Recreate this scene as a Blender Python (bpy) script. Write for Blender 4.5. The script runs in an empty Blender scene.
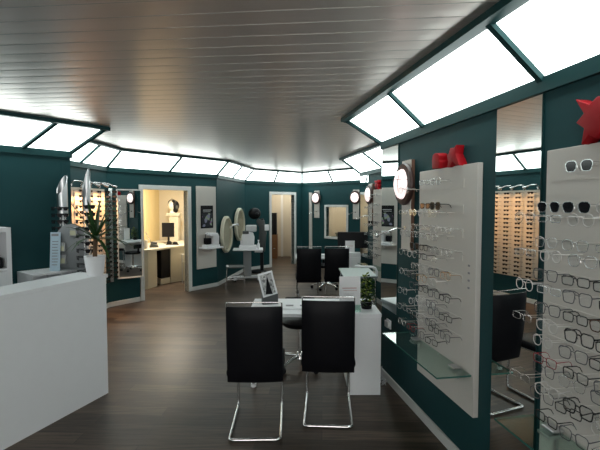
import bpy, bmesh, math, random
from mathutils import Vector, Matrix
random.seed(7)
PI = math.pi
C = bpy.context.scene.collection
V = Vector

# ------------------------------------------------------------------ materials
def nt(name):
    m = bpy.data.materials.new(name); m.use_nodes = True
    t = m.node_tree; b = t.nodes['Principled BSDF']
    return m, t, b
def mat(name, col, rough=0.5, metal=0.0, var=0.0, scale=12.0, bump=0.0, bscale=150.0, spec=None, coat=0.0, trans=0.0):
    m, t, b = nt(name)
    b.inputs['Roughness'].default_value = rough
    b.inputs['Metallic'].default_value = metal
    if spec is not None: b.inputs['Specular IOR Level'].default_value = spec
    b.inputs['Coat Weight'].default_value = coat
    b.inputs['Transmission Weight'].default_value = trans
    tc = t.nodes.new('ShaderNodeTexCoord')
    n = t.nodes.new('ShaderNodeTexNoise'); n.inputs['Scale'].default_value = scale; n.inputs['Detail'].default_value = 4
    t.links.new(tc.outputs['Object'], n.inputs['Vector'])
    r = t.nodes.new('ShaderNodeMixRGB'); r.blend_type = 'MIX'
    v = max(var, 0.02)
    r.inputs[1].default_value = (*[c*(1-v) for c in col], 1); r.inputs[2].default_value = (*[min(1, c*(1+v)) for c in col], 1)
    t.links.new(n.outputs['Fac'], r.inputs[0]); t.links.new(r.outputs[0], b.inputs['Base Color'])
    if bump:
        n2 = t.nodes.new('ShaderNodeTexNoise'); n2.inputs['Scale'].default_value = bscale
        t.links.new(tc.outputs['Object'], n2.inputs['Vector'])
        bp = t.nodes.new('ShaderNodeBump'); bp.inputs['Strength'].default_value = bump; bp.inputs['Distance'].default_value = 0.002
        t.links.new(n2.outputs['Fac'], bp.inputs['Height']); t.links.new(bp.outputs[0], b.inputs['Normal'])
    return m
def emis(name, col, strength, var=0.0, scale=2.0):
    m, t, b = nt(name)
    b.inputs['Base Color'].default_value = (0.8, 0.8, 0.8, 1); b.inputs['Roughness'].default_value = 0.35
    b.inputs['Emission Strength'].default_value = strength
    tc = t.nodes.new('ShaderNodeTexCoord')
    n = t.nodes.new('ShaderNodeTexNoise'); n.inputs['Scale'].default_value = scale
    t.links.new(tc.outputs['Object'], n.inputs['Vector'])
    r = t.nodes.new('ShaderNodeMixRGB')
    r.inputs[1].default_value = (*[c*(1-var) for c in col], 1); r.inputs[2].default_value = (*[c*(1+var) for c in col], 1)
    t.links.new(n.outputs['Fac'], r.inputs[0]); t.links.new(r.outputs[0], b.inputs['Emission Color'])
    return m
def glass(name, tint=(0.9, 0.95, 0.93), alpha=0.15, rough=0.03):
    # thin clear sheet: mostly transparent, fresnel reflection
    m = bpy.data.materials.new(name); m.use_nodes = True
    t = m.node_tree; t.nodes.clear()
    o = t.nodes.new('ShaderNodeOutputMaterial'); g = t.nodes.new('ShaderNodeBsdfGlossy'); g.inputs['Roughness'].default_value = rough
    tr = t.nodes.new('ShaderNodeBsdfTransparent'); tr.inputs[0].default_value = (*tint, 1)
    mx = t.nodes.new('ShaderNodeMixShader'); lw = t.nodes.new('ShaderNodeLayerWeight'); lw.inputs['Blend'].default_value = 0.5
    mp = t.nodes.new('ShaderNodeMath'); mp.operation = 'POWER'; mp.inputs[1].default_value = 4.0
    ml = t.nodes.new('ShaderNodeMath'); ml.operation = 'MULTIPLY'; ml.inputs[1].default_value = 0.55
    ma = t.nodes.new('ShaderNodeMath'); ma.operation = 'ADD'; ma.inputs[1].default_value = alpha; ma.use_clamp = True
    t.links.new(lw.outputs['Facing'], mp.inputs[0]); t.links.new(mp.outputs[0], ml.inputs[0]); t.links.new(ml.outputs[0], ma.inputs[0])
    t.links.new(ma.outputs[0], mx.inputs[0]); t.links.new(tr.outputs[0], mx.inputs[1]); t.links.new(g.outputs[0], mx.inputs[2])
    t.links.new(mx.outputs[0], o.inputs[0])
    return m
def wood_floor():
    m, t, b = nt('dark laminate')
    tc = t.nodes.new('ShaderNodeTexCoord'); mp = t.nodes.new('ShaderNodeMapping'); mp.inputs['Rotation'].default_value = (0, 0, math.radians(3))
    t.links.new(tc.outputs['Object'], mp.inputs['Vector'])
    br = t.nodes.new('ShaderNodeTexBrick'); br.offset = 0.37; br.inputs['Scale'].default_value = 1.0
    br.inputs['Brick Width'].default_value = 1.25; br.inputs['Row Height'].default_value = 0.14; br.inputs['Mortar Size'].default_value = 0.002
    br.inputs['Color1'].default_value = (0.030, 0.020, 0.014, 1); br.inputs['Color2'].default_value = (0.088, 0.062, 0.046, 1); br.inputs['Mortar'].default_value = (0.02, 0.015, 0.012, 1)
    t.links.new(mp.outputs[0], br.inputs['Vector'])
    mp2 = t.nodes.new('ShaderNodeMapping'); mp2.inputs['Scale'].default_value = (1.6, 22, 1)
    t.links.new(tc.outputs['Object'], mp2.inputs['Vector'])
    n = t.nodes.new('ShaderNodeTexNoise'); n.inputs['Scale'].default_value = 1.8; n.inputs['Detail'].default_value = 6; n.inputs['Roughness'].default_value = 0.65
    t.links.new(mp2.outputs[0], n.inputs['Vector'])
    cr = t.nodes.new('ShaderNodeValToRGB'); cr.color_ramp.elements[0].position = 0.3; cr.color_ramp.elements[0].color = (0.35, 0.33, 0.32, 1)
    cr.color_ramp.elements[1].position = 0.72; cr.color_ramp.elements[1].color = (1.8, 1.75, 1.7, 1)
    t.links.new(n.outputs['Fac'], cr.inputs[0])
    mx = t.nodes.new('ShaderNodeMixRGB'); mx.blend_type = 'MULTIPLY'; mx.inputs[0].default_value = 1
    t.links.new(br.outputs['Color'], mx.inputs[1]); t.links.new(cr.outputs[0], mx.inputs[2]); t.links.new(mx.outputs[0], b.inputs['Base Color'])
    b.inputs['Roughness'].default_value = 0.40; b.inputs['Specular IOR Level'].default_value = 0.35
    bp = t.nodes.new('ShaderNodeBump'); bp.inputs['Strength'].default_value = 0.25; bp.inputs['Distance'].default_value = 0.003
    t.links.new(n.outputs['Fac'], bp.inputs['Height']); t.links.new(bp.outputs[0], b.inputs['Normal'])
    return m
def ceil_mat():
    m, t, b = nt('brushed ceiling plank')
    tc = t.nodes.new('ShaderNodeTexCoord'); mp = t.nodes.new('ShaderNodeMapping'); mp.inputs['Scale'].default_value = (0.6, 9, 1)
    t.links.new(tc.outputs['Object'], mp.inputs['Vector'])
    n = t.nodes.new('ShaderNodeTexNoise'); n.inputs['Scale'].default_value = 2.0; n.inputs['Detail'].default_value = 4
    t.links.new(mp.outputs[0], n.inputs['Vector'])
    r = t.nodes.new('ShaderNodeMixRGB'); r.inputs[1].default_value = (*CEIL_A, 1); r.inputs[2].default_value = (*CEIL_B, 1)
    t.links.new(n.outputs['Fac'], r.inputs[0]); t.links.new(r.outputs[0], b.inputs['Base Color'])
    b.inputs['Metallic'].default_value = CEIL_M; b.inputs['Roughness'].default_value = CEIL_R
    return m
def cloth_dots(name, base, accent, scale):
    m, t, b = nt(name)
    tc = t.nodes.new('ShaderNodeTexCoord'); vo = t.nodes.new('ShaderNodeTexVoronoi'); vo.inputs['Scale'].default_value = scale
    t.links.new(tc.outputs['Object'], vo.inputs['Vector'])
    r = t.nodes.new('ShaderNodeValToRGB'); r.color_ramp.interpolation = 'CONSTANT'
    cols = [base, accent[0], base, accent[1], accent[2]]
    r.color_ramp.elements[0].color = (*cols[0], 1); r.color_ramp.elements[1].position = 0.8; r.color_ramp.elements[1].color = (*cols[4], 1)
    for i, p in enumerate((0.4, 0.55, 0.68)):
        e = r.color_ramp.elements.new(p); e.color = (*cols[i+1], 1)
    s = t.nodes.new('ShaderNodeSeparateColor'); t.links.new(vo.outputs['Color'], s.inputs[0]); t.links.new(s.outputs[0], r.inputs[0])
    t.links.new(r.outputs[0], b.inputs['Base Color']); b.inputs['Roughness'].default_value = 0.4
    return m

CEIL_A, CEIL_B, CEIL_M, CEIL_R = (0.70, 0.61, 0.565), (0.78, 0.69, 0.645), 0.70, 0.30
EM = 4.6
M = dict(
    teal=mat('teal wall paint', (0.016, 0.060, 0.066), 0.5, var=0.05, bump=0.15, bscale=300, spec=0.12),
    tealtrim=mat('teal lacquered trim', (0.012, 0.05, 0.052), 0.4, spec=0.15),
    white=mat('white lacquer', (0.86, 0.86, 0.88), 0.35, var=0.02),
    paper=mat('white paper', (0.85, 0.83, 0.84), 0.6),
    panelw=mat('off white display board', (0.64, 0.60, 0.555), 0.5, var=0.02),
    trimw=mat('white painted wood', (0.72, 0.72, 0.70), 0.4, var=0.03),
    floor=wood_floor(), ceil=ceil_mat(),
    light=emis('backlit diffuser', (0.88, 0.99, 0.96), EM, 0.10, 1.5),
    lampglow=emis('lamp glass', (1.0, 0.80, 0.77), 1.05, 0.05, 4),
    mirror=mat('silver mirror', (0.86, 0.90, 0.89), 0.012, 1.0, var=0.0),
    chrome=mat('polished chrome', (0.72, 0.72, 0.72), 0.12, 1.0, var=0.03),
    steel=mat('brushed steel', (0.55, 0.55, 0.56), 0.3, 1.0, var=0.05),
    leather=mat('black leather', (0.006, 0.006, 0.008), 0.42, var=0.15, bump=0.35, bscale=220, spec=0.12),
    black=mat('black plastic', (0.010, 0.010, 0.012), 0.4, var=0.1, spec=0.15),
    brown=mat('dark brown lamp rim', (0.05, 0.022, 0.018), 0.4, var=0.1),
    wood=mat('brown wood edge', (0.17, 0.085, 0.055), 0.45, var=0.25, scale=30),
    cab=mat('warm brown cabinet wood', (0.25, 0.12, 0.05), 0.45, var=0.25, scale=30),
    red=mat('red lacquered wood', (0.36, 0.004, 0.010), 0.5, var=0.12, spec=.2),
    glass=glass('clear glass shelf', (0.80, 0.93, 0.88), 0.12),
    glassedge=mat('green glass edge', (0.03, 0.12, 0.10), 0.15, var=0.1),
    lens=glass('clear lens', (0.985, 0.99, 0.99), 0.03),
    dlens=mat('dark sunglass lens', (0.012, 0.010, 0.012), 0.12, var=0.2),
    fblack=mat('black spectacle frame', (0.012, 0.012, 0.013), 0.25),
    fsilver=mat('silver wire frame', (0.70, 0.70, 0.70), 0.2, 1.0),
    fbrown=mat('tortoise brown frame', (0.09, 0.035, 0.015), 0.25, var=0.6, scale=80),
    fred=mat('red spectacle frame', (0.30, 0.02, 0.03), 0.25),
    fclear=mat('clear acrylic frame', (0.65, 0.62, 0.60), 0.15, var=0.05),
    fgold=mat('gold wire frame', (0.75, 0.45, 0.22), 0.25, 1.0),
    fblue=mat('blue spectacle frame', (0.03, 0.05, 0.25), 0.3),
    fgrey=mat('dark grey spectacle frame', (0.08, 0.08, 0.09), 0.3),
    creamrefl=mat('mirror with painted cream reflection', (.72, .66, .50), .25, .6),  # cream reflection of the oval mirrors put into the glass colour
    cream=mat('cream mirror frame', (0.70, 0.66, 0.52), 0.4),
    beige=mat('beige wall paint', (0.68, 0.62, 0.50), 0.6, var=0.03),
    yellow=mat('yellow wall paint', (0.74, 0.60, 0.32), 0.6, var=0.03),
    wline=mat('warm white counter', (0.60, 0.56, 0.46), 0.4),
    grey=mat('grey plastic', (0.24, 0.25, 0.26), 0.45, var=0.05),
    dgrey=mat('dark grey board', (0.07, 0.075, 0.075), 0.5, var=0.08),
    lgrey=mat('light grey plastic', (0.55, 0.56, 0.57), 0.4, var=0.03),
    leaf=mat('dark green leaf', (0.018, 0.060, 0.014), 0.4, var=0.5, scale=25),
    leafy=mat('yellow green leaf', (0.22, 0.30, 0.03), 0.4, var=0.5, scale=25),
    trunk=mat('palm trunk bark', (0.11, 0.065, 0.035), 0.8, var=0.4, scale=40, bump=0.8, bscale=60),
    soil=mat('dark soil', (0.02, 0.014, 0.01), 0.9, var=0.4),
    blueleaf=mat('pale blue leaflet', (0.45, 0.58, 0.68), 0.5, var=0.06, scale=25),
    card=mat('cream price card', (0.62, 0.60, 0.42), 0.6),
    ink=mat('grey print', (0.25, 0.24, 0.26), 0.6), rink=mat('faded red print', (0.55, 0.28, 0.28), 0.6),
    poster=cloth_dots('night flowers poster print', (0.01, 0.012, 0.02), [(0.30, 0.30, 0.42), (0.28, 0.10, 0.30), (0.35, 0.42, 0.30)], 18),
    skin=mat('white mannequin plaster', (0.75, 0.72, 0.66), 0.5),
    photo=cloth_dots('grey photo print', (0.5, 0.5, 0.5), [(0.2, 0.2, 0.2), (0.65, 0.65, 0.63), (0.35, 0.35, 0.35)], 60),
    warmboard=mat('pale pegboard', (0.66, 0.56, 0.46), 0.5),
)

# ------------------------------------------------------------------ mesh helpers
class MB:
    def __init__(s): s.bm = bmesh.new()
    def box(s, x0, x1, y0, y1, z0, z1, bev=0.0, mtx=None):
        b = bmesh.new(); bmesh.ops.create_cube(b, size=1)
        bmesh.ops.scale(b, vec=(abs(x1-x0), abs(y1-y0), abs(z1-z0)), verts=b.verts)
        if bev: bmesh.ops.bevel(b, geom=b.edges[:], offset=min(bev, .45*min(abs(x1-x0), abs(y1-y0), abs(z1-z0))), segments=2, affect='EDGES', profile=0.5)
        bmesh.ops.translate(b, vec=((x0+x1)/2, (y0+y1)/2, (z0+z1)/2), verts=b.verts)
        if mtx: bmesh.ops.transform(b, matrix=mtx, verts=b.verts)
        s.join(b); return s
    def join(s, b):
        me = bpy.data.meshes.new('tmp'); b.to_mesh(me); b.free(); s.bm.from_mesh(me); bpy.data.meshes.remove(me)
    def tube(s, pts, r, n=8, closed=False, caps=True):
        pts = [V(p) for p in pts]; N = len(pts); rings = []
        up = None
        for i, p in enumerate(pts):
            a = pts[i-1] if (i > 0 or closed) else None
            c = pts[(i+1) % N] if (i < N-1 or closed) else None
            d = V((0, 0, 0))
            if a is not None: d += (p-a).normalized()
            if c is not None: d += (c-p).normalized()
            if d.length < 1e-6: d = V((0, 0, 1))
            d.normalize()
            if up is None:
                up = V((0, 0, 1)) if abs(d.z) < 0.9 else V((1, 0, 0))
            x = up - d*up.dot(d)
            if x.length < 1e-4: x = V((1, 0, 0)) - d*d.x
            x.normalize(); y = d.cross(x); up = x
            rr = r[i] if isinstance(r, (list, tuple)) else r
            rings.append([s.bm.verts.new(p + (x*math.cos(2*PI*k/n) + y*math.sin(2*PI*k/n))*rr) for k in range(n)])
        for i in range(N if closed else N-1):
            A, B = rings[i], rings[(i+1) % N]
            for k in range(n): s.bm.faces.new((A[k], A[(k+1) % n], B[(k+1) % n], B[k]))
        if not closed and caps:
            s.bm.faces.new(list(reversed(rings[0]))); s.bm.faces.new(rings[-1])
        return s
    def lathe(s, prof, c=(0, 0, 0), n=20, axis='z', sx=1.0, sy=1.0):
        rings = []
        for (r, h) in prof:
            ring = []
            for k in range(n):
                a = 2*PI*k/n; u, v = r*math.cos(a)*sx, r*math.sin(a)*sy
                p = {'z': (u, v, h), 'y': (u, h, v), 'x': (h, u, v)}[axis]
                ring.append(s.bm.verts.new(V(p)+V(c)))
            rings.append(ring)
        for A, B in zip(rings, rings[1:]):
            for k in range(n): s.bm.faces.new((A[k], A[(k+1) % n], B[(k+1) % n], B[k]))
        for R_ in (rings[0], rings[-1]):
            try: s.bm.faces.new(R_)
            except ValueError: pass
        return s
    def ball(s, c, rx, ry=None, rz=None, n=12):
        ry = ry or rx; rz = rz or rx
        b = bmesh.new(); bmesh.ops.create_uvsphere(b, u_segments=n, v_segments=max(6, n*2//3), radius=1)
        bmesh.ops.scale(b, vec=(rx, ry, rz), verts=b.verts); bmesh.ops.translate(b, vec=c, verts=b.verts)
        s.join(b); return s
    def prism(s, poly, y0, y1, plane='xz', bev=0.0):
        b = bmesh.new()
        f = {'xz': lambda p, y: (p[0], y, p[1]), 'xy': lambda p, y: (p[0], p[1], y), 'yz': lambda p, y: (y, p[0], p[1])}[plane]
        A = [b.verts.new(f(p, y0)) for p in poly]; B = [b.verts.new(f(p, y1)) for p in poly]
        b.faces.new(A); b.faces.new(list(reversed(B)))
        for i in range(len(poly)): b.faces.new((A[i], A[(i+1) % len(poly)], B[(i+1) % len(poly)], B[i]))
        bmesh.ops.recalc_face_normals(b, faces=b.faces)
        if bev: bmesh.ops.bevel(b, geom=b.edges[:], offset=bev, segments=2, affect='EDGES', profile=0.5)
        s.join(b); return s
    def hexa(s, q, off):
        a = [s.bm.verts.new(V(p)) for p in q]; c = [s.bm.verts.new(V(p)+V(off)) for p in q]
        s.bm.faces.new(a); s.bm.faces.new(list(reversed(c)))
        for i in range(4): s.bm.faces.new((a[i], a[(i+1) % 4], c[(i+1) % 4], c[i]))
        return s
    def bar(s, p, q, w, h, up=(0, 0, 1)):
        p, q = V(p), V(q); d = (q-p).normalized(); u = V(up); x = d.cross(u).normalized(); z = x.cross(d)
        vs = []
        for e in (p, q):
            vs.append([s.bm.verts.new(e + x*(a*w/2) + z*(b*h/2)) for a, b in ((-1, -1), (1, -1), (1, 1), (-1, 1))])
        A, B = vs
        s.bm.faces.new(A); s.bm.faces.new(list(reversed(B)))
        for i in range(4): s.bm.faces.new((A[i], A[(i+1) % 4], B[(i+1) % 4], B[i]))
        return s
    def mesh(s, name, m, smooth=None):
        bmesh.ops.recalc_face_normals(s.bm, faces=s.bm.faces)
        me = bpy.data.meshes.new(name); s.bm.to_mesh(me); s.bm.free()
        me.materials.append(m)
        if smooth:
            me.shade_smooth()
            me.set_sharp_from_angle(angle=math.radians(smooth if smooth > 1 else 35))
        return me
def obj(name, mb, m, parent=None, smooth=None, label=None):
    me = mb.mesh(name, m, smooth) if isinstance(mb, MB) else mb
    o = bpy.data.objects.new(name, me); C.objects.link(o)
    if parent: o.parent = parent
    if label: o['label'] = label
    return o
def tag(o, label, cat, group=None):
    o['label'] = label; o['category'] = cat
    if group: o['group'] = group
    return o
def thing(name, label, cat, loc=(0, 0, 0), rz=0, group=None):
    o = bpy.data.objects.new(name, None); C.objects.link(o); o.empty_display_size = 0.1
    o.location = loc; o.rotation_euler = (0, 0, rz)
    return tag(o, label, cat, group)
def struct(name, mb, m, loc=(0, 0, 0), rz=0):
    o = obj(name, mb, m); o['kind'] = 'structure'; o.location = loc; o.rotation_euler = (0, 0, rz)
    return o
def dup(root, loc, rz, label, group=None):
    r = root.copy(); C.objects.link(r); r.location = loc; r.rotation_euler = (0, 0, rz); r['label'] = label
    if group: r['group'] = group
    for ch in list(root.children):
        c = ch.copy(); C.objects.link(c); c.parent = r
        for g in list(ch.children):
            d = g.copy(); C.objects.link(d); d.parent = c
    return r
ORD = ['first', 'second', 'third', 'fourth', 'fifth', 'sixth', 'seventh', 'eighth', 'ninth', 'tenth', 'eleventh', 'twelfth', 'thirteenth',
       'fourteenth', 'fifteenth', 'sixteenth', 'seventeenth', 'eighteenth', 'nineteenth', 'twentieth']

# ------------------------------------------------------------------ plan of the shop (metres), walls seen from inside: s runs to the viewer's right
ZC, ZL = 2.50, 2.22
PTS = dict(a=(1.989, -3.0), b=(.787, 4.11), c=(1.785, 4.28), d=(1.14, 8.08), e=(2.0, 8.22), f=(2.2, 9.71), g=(.056, 12.0), h=(-1.36, 10.6),
           i=(-1.66, 8.6), j=(-3.06, 6.82), k=(-3.14, 5.25), l=(-2.573, 4.845), m=(-4.4, 2.4), n=(-4.4, -3.0))
TOP = dict(a=(1.654, -2.66), b=(.44, 4.32), c=(1.45, 4.40), d=(.76, 8.04), e=(1.62, 8.42), f=(1.78, 9.62), g=(.054, 11.5), h=(-1.10, 10.35),
           i=(-1.38, 8.42), j=(-2.74, 6.66), k=(-2.80, 5.38), l=(-2.13, 4.80), m=(-4.06, 2.29), n=(-4.06, -2.66))
def frame(o, p):     # o = left end, p = right end as seen from inside
    O, P = V((*PTS[o], 0)), V((*PTS[p], 0)); e = (P-O).normalized(); n = V((e.y, -e.x, 0))
    return O, e, n, math.atan2(e.y, e.x), (P-O).length
WF = dict(R1=frame('b', 'a'), R1r=frame('c', 'b'), R2=frame('d', 'c'), R2r=frame('e', 'd'), R3=frame('f', 'e'), D=frame('g', 'f'), F=frame('h', 'g'),
          S4=frame('i', 'h'), W3=frame('j', 'i'), W2=frame('k', 'j'), L1r=frame('l', 'k'), L1=frame('m', 'l'), L0=frame('n', 'm'), B=frame('a', 'n'))
def at(w, s, d, z=0.0):
    O, e, n, rz, L = WF[w]
    if w == 'R1': s -= .091            # s on this wall is counted from its far end trim
    p = O + e*s + n*d; return V((p.x, p.y, z))
def rot(w): return WF[w][3]
TH = 0.10
def wall(w, name, opens=(), ext=(0.08, 0.08), m='teal', top=ZC+.02):
    O, e, n, rz, L = WF[w]; mb = MB(); x = -ext[0]
    for (s0, s1, z0, z1) in opens:
        mb.box(x, s0, 0, TH, 0, top); mb.box(s0, s1, 0, TH, z1, top)
        if z0 > 0: mb.box(s0, s1, 0, TH, 0, z0)
        x = s1
    mb.box(x, L+ext[1], 0, TH, 0, top)
    struct(name, mb, M[m], O, rz)
def baseboard(w, name, segs):
    O, e, n, rz, L = WF[w]; mb = MB()
    for s0, s1 in segs:
        mb.box(s0, s1, -.014, 0, 0, .075, .003)
    struct(name, mb, M['trimw'], O, rz)
LEN = {k: v[4] for k, v in WF.items()}
D1 = (.63, 1.55); D2 = (.86, 1.68); WIN = (.93, 1.63)
wall('R1', 'wall_right_near', ext=(0, .08)); wall('R1r', 'wall_right_step', ext=(.08, 0))
wall('R2', 'wall_right_far', ext=(0, .08)); wall('R2r', 'wall_right_far_step', ext=(.08, 0)); wall('R3', 'wall_right_end', ext=(.08, .08))
wall('D', 'wall_back_right', [(WIN[0], WIN[1], .80, 1.57)]); wall('F', 'wall_back_left', [(D2[0], D2[1], 0, 1.90)])
wall('S4', 'wall_left_far', ext=(0, .08)); wall('W3', 'wall_left_middle', [(D1[0], D1[1], 0, 1.90)], ext=(.08, 0)); wall('W2', 'wall_left_recess')
wall('L1r', 'wall_left_step', ext=(0, .08)); wall('L1', 'wall_left_near', ext=(.08, 0)); wall('L0', 'wall_left_rear')
wall('B', 'wall_rear', [(.9, 3.9, .35, 2.12)])
baseboard('R1', 'baseboard_right_near', [(0, 7.2)]); baseboard('R2', 'baseboard_right_far', [(0, LEN['R2'])])
baseboard('D', 'baseboard_back_right', [(0, LEN['D'])]); baseboard('F', 'baseboard_back_left', [(0, D2[0]-.07), (D2[1]+.07, LEN['F'])])
baseboard('S4', 'baseboard_left_far', [(0, LEN['S4'])]); baseboard('W3', 'baseboard_left_middle', [(0, D1[0]-.08), (D1[1]+.08, LEN['W3'])])
baseboard('W2', 'baseboard_left_recess', [(0, LEN['W2'])]); baseboard('L1', 'baseboard_left_near', [(0, LEN['L1'])])
# floor, ceiling
mb = MB(); mb.box(-12, 9, -3.6, 20, -.06, 0); struct('floor', mb, M['floor'])
ca = math.radians(-5.3); mb = MB(); pit = .137
for k in range(-34, 120):
    y0 = k*pit
    a0 = .004
    poly = [(y0, ZC+.0015), (y0+.003, ZC+.0015), (y0+.005, ZC), (y0+pit*.5, ZC-.0006), (y0+pit-.002, ZC), (y0+pit, ZC+.0015), (y0+pit, ZC+.03), (y0, ZC+.03)]
    for (x0, x1) in ((-7.0, -.002), (.002, 4.5)):
        mb.prism(poly, x0, x1, 'yz')
mb.box(-7, 4.5, -34*pit, 120*pit, ZC+.024, ZC+.06)
o = struct('ceiling', mb, M['ceil'], (0, 0, 0), ca)
mb = MB()
for k in range(-30, 110): mb.box(-6.8, 4.4, k*pit-.002, k*pit+.002, ZC-.0012, ZC+.001)
struct('trim_glint', mb, mat('painted joint glint', (.52, .50, .48), .4, .5), (0, 0, 0), ca)  # added strips: light caught along the plank joints, painted as a paler colour
# ------------------------------------------------------------------ slanted cove with backlit panels
fr = MB(); panels = []
SEG = [('b', 'a', 'R1', [.98/7.3, 2.16/7.3, 3.34/7.3, 4.52/7.3, 5.7/7.3], 'above the right display wall'),
       ('c', 'b', 'R1r', [], 'above the step in the right wall'), ('d', 'c', 'R2', [.31, .62], 'above the farther right display wall'),
       ('e', 'd', 'R2r', [], 'above the far step of the right wall'), ('f', 'e', 'R3', [], 'at the far right end'),
       ('g', 'f', 'D', [.37, .74], 'above the window wall'), ('h', 'g', 'F', [.48], 'above the farther doorway'),
       ('i', 'h', 'S4', [.5], 'above the oval mirrors'), ('j', 'i', 'W3', [.51], 'above the consulting room doorway'),
       ('k', 'j', 'W2', [.52], 'above the sunglasses wall'), ('l', 'k', 'L1r', [], 'above the step in the left wall'),
       ('m', 'l', 'L1', [.20, .53, .84], 'above the reception wall'), ('n', 'm', 'L0', [.25, .5, .75], 'above the rear left wall'), ('a', 'n', 'B', [.2, .4, .6, .8], 'above the shop window')]
for (p, q, w, div, where) in SEG:
    b0, b1 = V((*PTS[p], ZL)), V((*PTS[q], ZL)); t0, t1 = V((*TOP[p], ZC)), V((*TOP[q], ZC))
    nrm = (b1-b0).cross(t0-b0).normalized()
    if nrm.z > 0: nrm = -nrm               # faces down into the room
    ts = [0]+list(div)+[1]; tt_ = list(ts)
    if w == 'R1': b_y = [3.24, 2.03, .85, -.33, -1.5]; ts = [0]+[(4.11-y)/7.11 for y in b_y]+[1]; tt_ = [0]+[(4.32-y+.03)/6.98 for y in b_y]+[1]
    fr.bar(b0+V((0, 0, -.02))+nrm*.0, b1+V((0, 0, -.02)), .05, .07); fr.bar(t0-V((0, 0, .012)), t1-V((0, 0, .012)), .07, .05)
    for k, k2 in zip(ts, tt_):
        a_, c_ = b0.lerp(b1, k), t0.lerp(t1, k2)
        fr.bar(a_, c_, .035, .04, up=nrm)
    for i in range(len(ts)-1):
        q4 = [b0.lerp(b1, ts[i]), b0.lerp(b1, ts[i+1]), t0.lerp(t1, tt_[i+1]), t0.lerp(t1, tt_[i])]
        cen = sum(q4, V())/4
        mbp = MB(); mbp.hexa([v-cen for v in q4], -nrm*.008)
        nseg = len(ts)-1
        pos = '' if nseg == 1 else ('leftmost ' if i == 0 else ('rightmost ' if i == nseg-1 else ORD[i]+' from the left ' if nseg > 3 else 'middle '))
        o = obj('light_panel', mbp, M['light']); o.location = cen - nrm*.004
        tag(o, f'slanted backlit frosted ceiling light panel {where}' + (', ' + pos.strip() if pos else ''), 'ceiling light', 'slanted backlit ceiling panels')
struct('trim_1', fr, M['tealtrim'])

# ------------------------------------------------------------------ door and window frames
def casing(name, w, s0, s1, z1, wd=.075, z0=None):
    mb = MB(); z = 0 if z0 is None else z0
    mb.box(s0-wd, s0, -.02, TH+.02, z-(wd if z0 is not None else 0), z1+wd, .004); mb.box(s1, s1+wd, -.02, TH+.02, z-(wd if z0 is not None else 0), z1+wd, .004)
    mb.box(s0, s1, -.02, TH+.02, z1, z1+wd, .004)
    if z0 is not None: mb.box(s0, s1, -.03, TH+.02, z0-wd, z0, .004)
    return struct(name, mb, M['trimw'], WF[w][0], rot(w))
casing('door_1', 'W3', D1[0], D1[1], 1.90); casing('door_2', 'F', D2[0], D2[1], 1.90, .07); casing('window_1', 'D', WIN[0], WIN[1], 1.57, .055, .80)
g = MB(); g.box(WIN[0], WIN[1], .05, .056, .80, 1.57); struct('window_2', g, M['lens'], WF['D'][0], rot('D'))
# shop window behind the camera
mb = MB()
for s in (.9, 2.36, 3.85): mb.box(s, s+.05, 0, TH, .35, 2.12)
mb.box(.9, 3.9, 0, TH, .35, .40); mb.box(.9, 3.9, 0, TH, 2.08, 2.12)
struct('window_3', mb, M['trimw'], WF['B'][0], rot('B'))

# ------------------------------------------------------------------ rooms beyond the openings
def room(w, name, s0, s1, dep, m_back, m_left, m_right, zt=2.42):
    O, e, n, rz, L = WF[w]
    struct(f'wall_{name}_back', MB().box(s0, s1, TH+dep, TH+dep+.08, 0, zt), M[m_back], O, rz)
    struct(f'wall_{name}_left', MB().box(s0-.08, s0, TH, TH+dep+.08, 0, zt), M[m_left], O, rz)
    struct(f'wall_{name}_right', MB().box(s1, s1+.08, TH, TH+dep+.08, 0, zt), M[m_right], O, rz)
    struct(f'ceiling_{name}', MB().box(s0-.08, s1+.08, TH, TH+dep+.08, zt, zt+.05), M['beige'], O, rz)
X0, X1, Y1, HZ = -3.5, -1.86, 10.7, 2.42
struct('wall_consulting_left', MB().box(X0-.08, X0, 6.6, Y1+.08, 0, HZ), M['yellow']); struct('wall_consulting_back', MB().box(X0, X1+.08, Y1, Y1+.08, 0, HZ), M['beige'])
struct('wall_consulting_right', MB().box(X1, X1+.08, 8.62, Y1, 0, HZ), M['beige']); struct('ceiling_consulting', MB().prism([(-3.58, 6.6), (-3.22, 6.75), (-1.76, 8.58), (-1.76, 10.78), (-3.58, 10.78)], HZ, HZ+.05, 'xy'), M['beige'])
struct('wall_consulting_front', MB().box(X0, -3.16, 6.62, 6.70, 0, HZ), M['beige'])
struct('wall_corridor_back', MB().box(-1.7, .7, 13.5, 13.58, 0, HZ), M['beige']); struct('wall_corridor_left', MB().box(-1.7, -1.62, 10.5, 13.5, 0, HZ), M['beige'])
struct('wall_corridor_right', MB().box(.45, .53, 11.8, 13.5, 0, HZ), M['beige']); struct('ceiling_corridor', MB().prism([(-1.7, 10.44), (-1.50, 10.65), (.056, 12.16), (.25, 11.97), (.53, 11.97), (.53, 13.58), (-1.7, 13.58)], HZ, HZ+.05, 'xy'), M['beige'])
room('D', 'workshop', .5, 2.3, 1.8, 'beige', 'beige', 'beige')
def lamp_in(w, s, d, z, label, power, size=.5, col=(1, .90, .74)):
    p = at(w, s, d, z) if w != 'X' else V((s, d, z))
    t = thing('ceiling_lamp', label, 'ceiling lamp', p, 0)
    obj('housing', MB().lathe([(.0, .05), (.18, .05), (.20, .02), (.19, 0)], n=24), M['trimw'], t, 35)
    obj('diffuser', MB().lathe([(.0, -.012), (.14, -.01), (.185, .0), (.185, .004)], n=24), M['lampwarm'], t, 35)
    l = bpy.data.lights.new('lamp', 'AREA'); l.shape = 'DISK'; l.size = .35; l.energy = power; l.color = col
    lo = bpy.data.objects.new('lamp_light', l); C.objects.link(lo); lo.location = p + V((0, 0, -.02))
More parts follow.
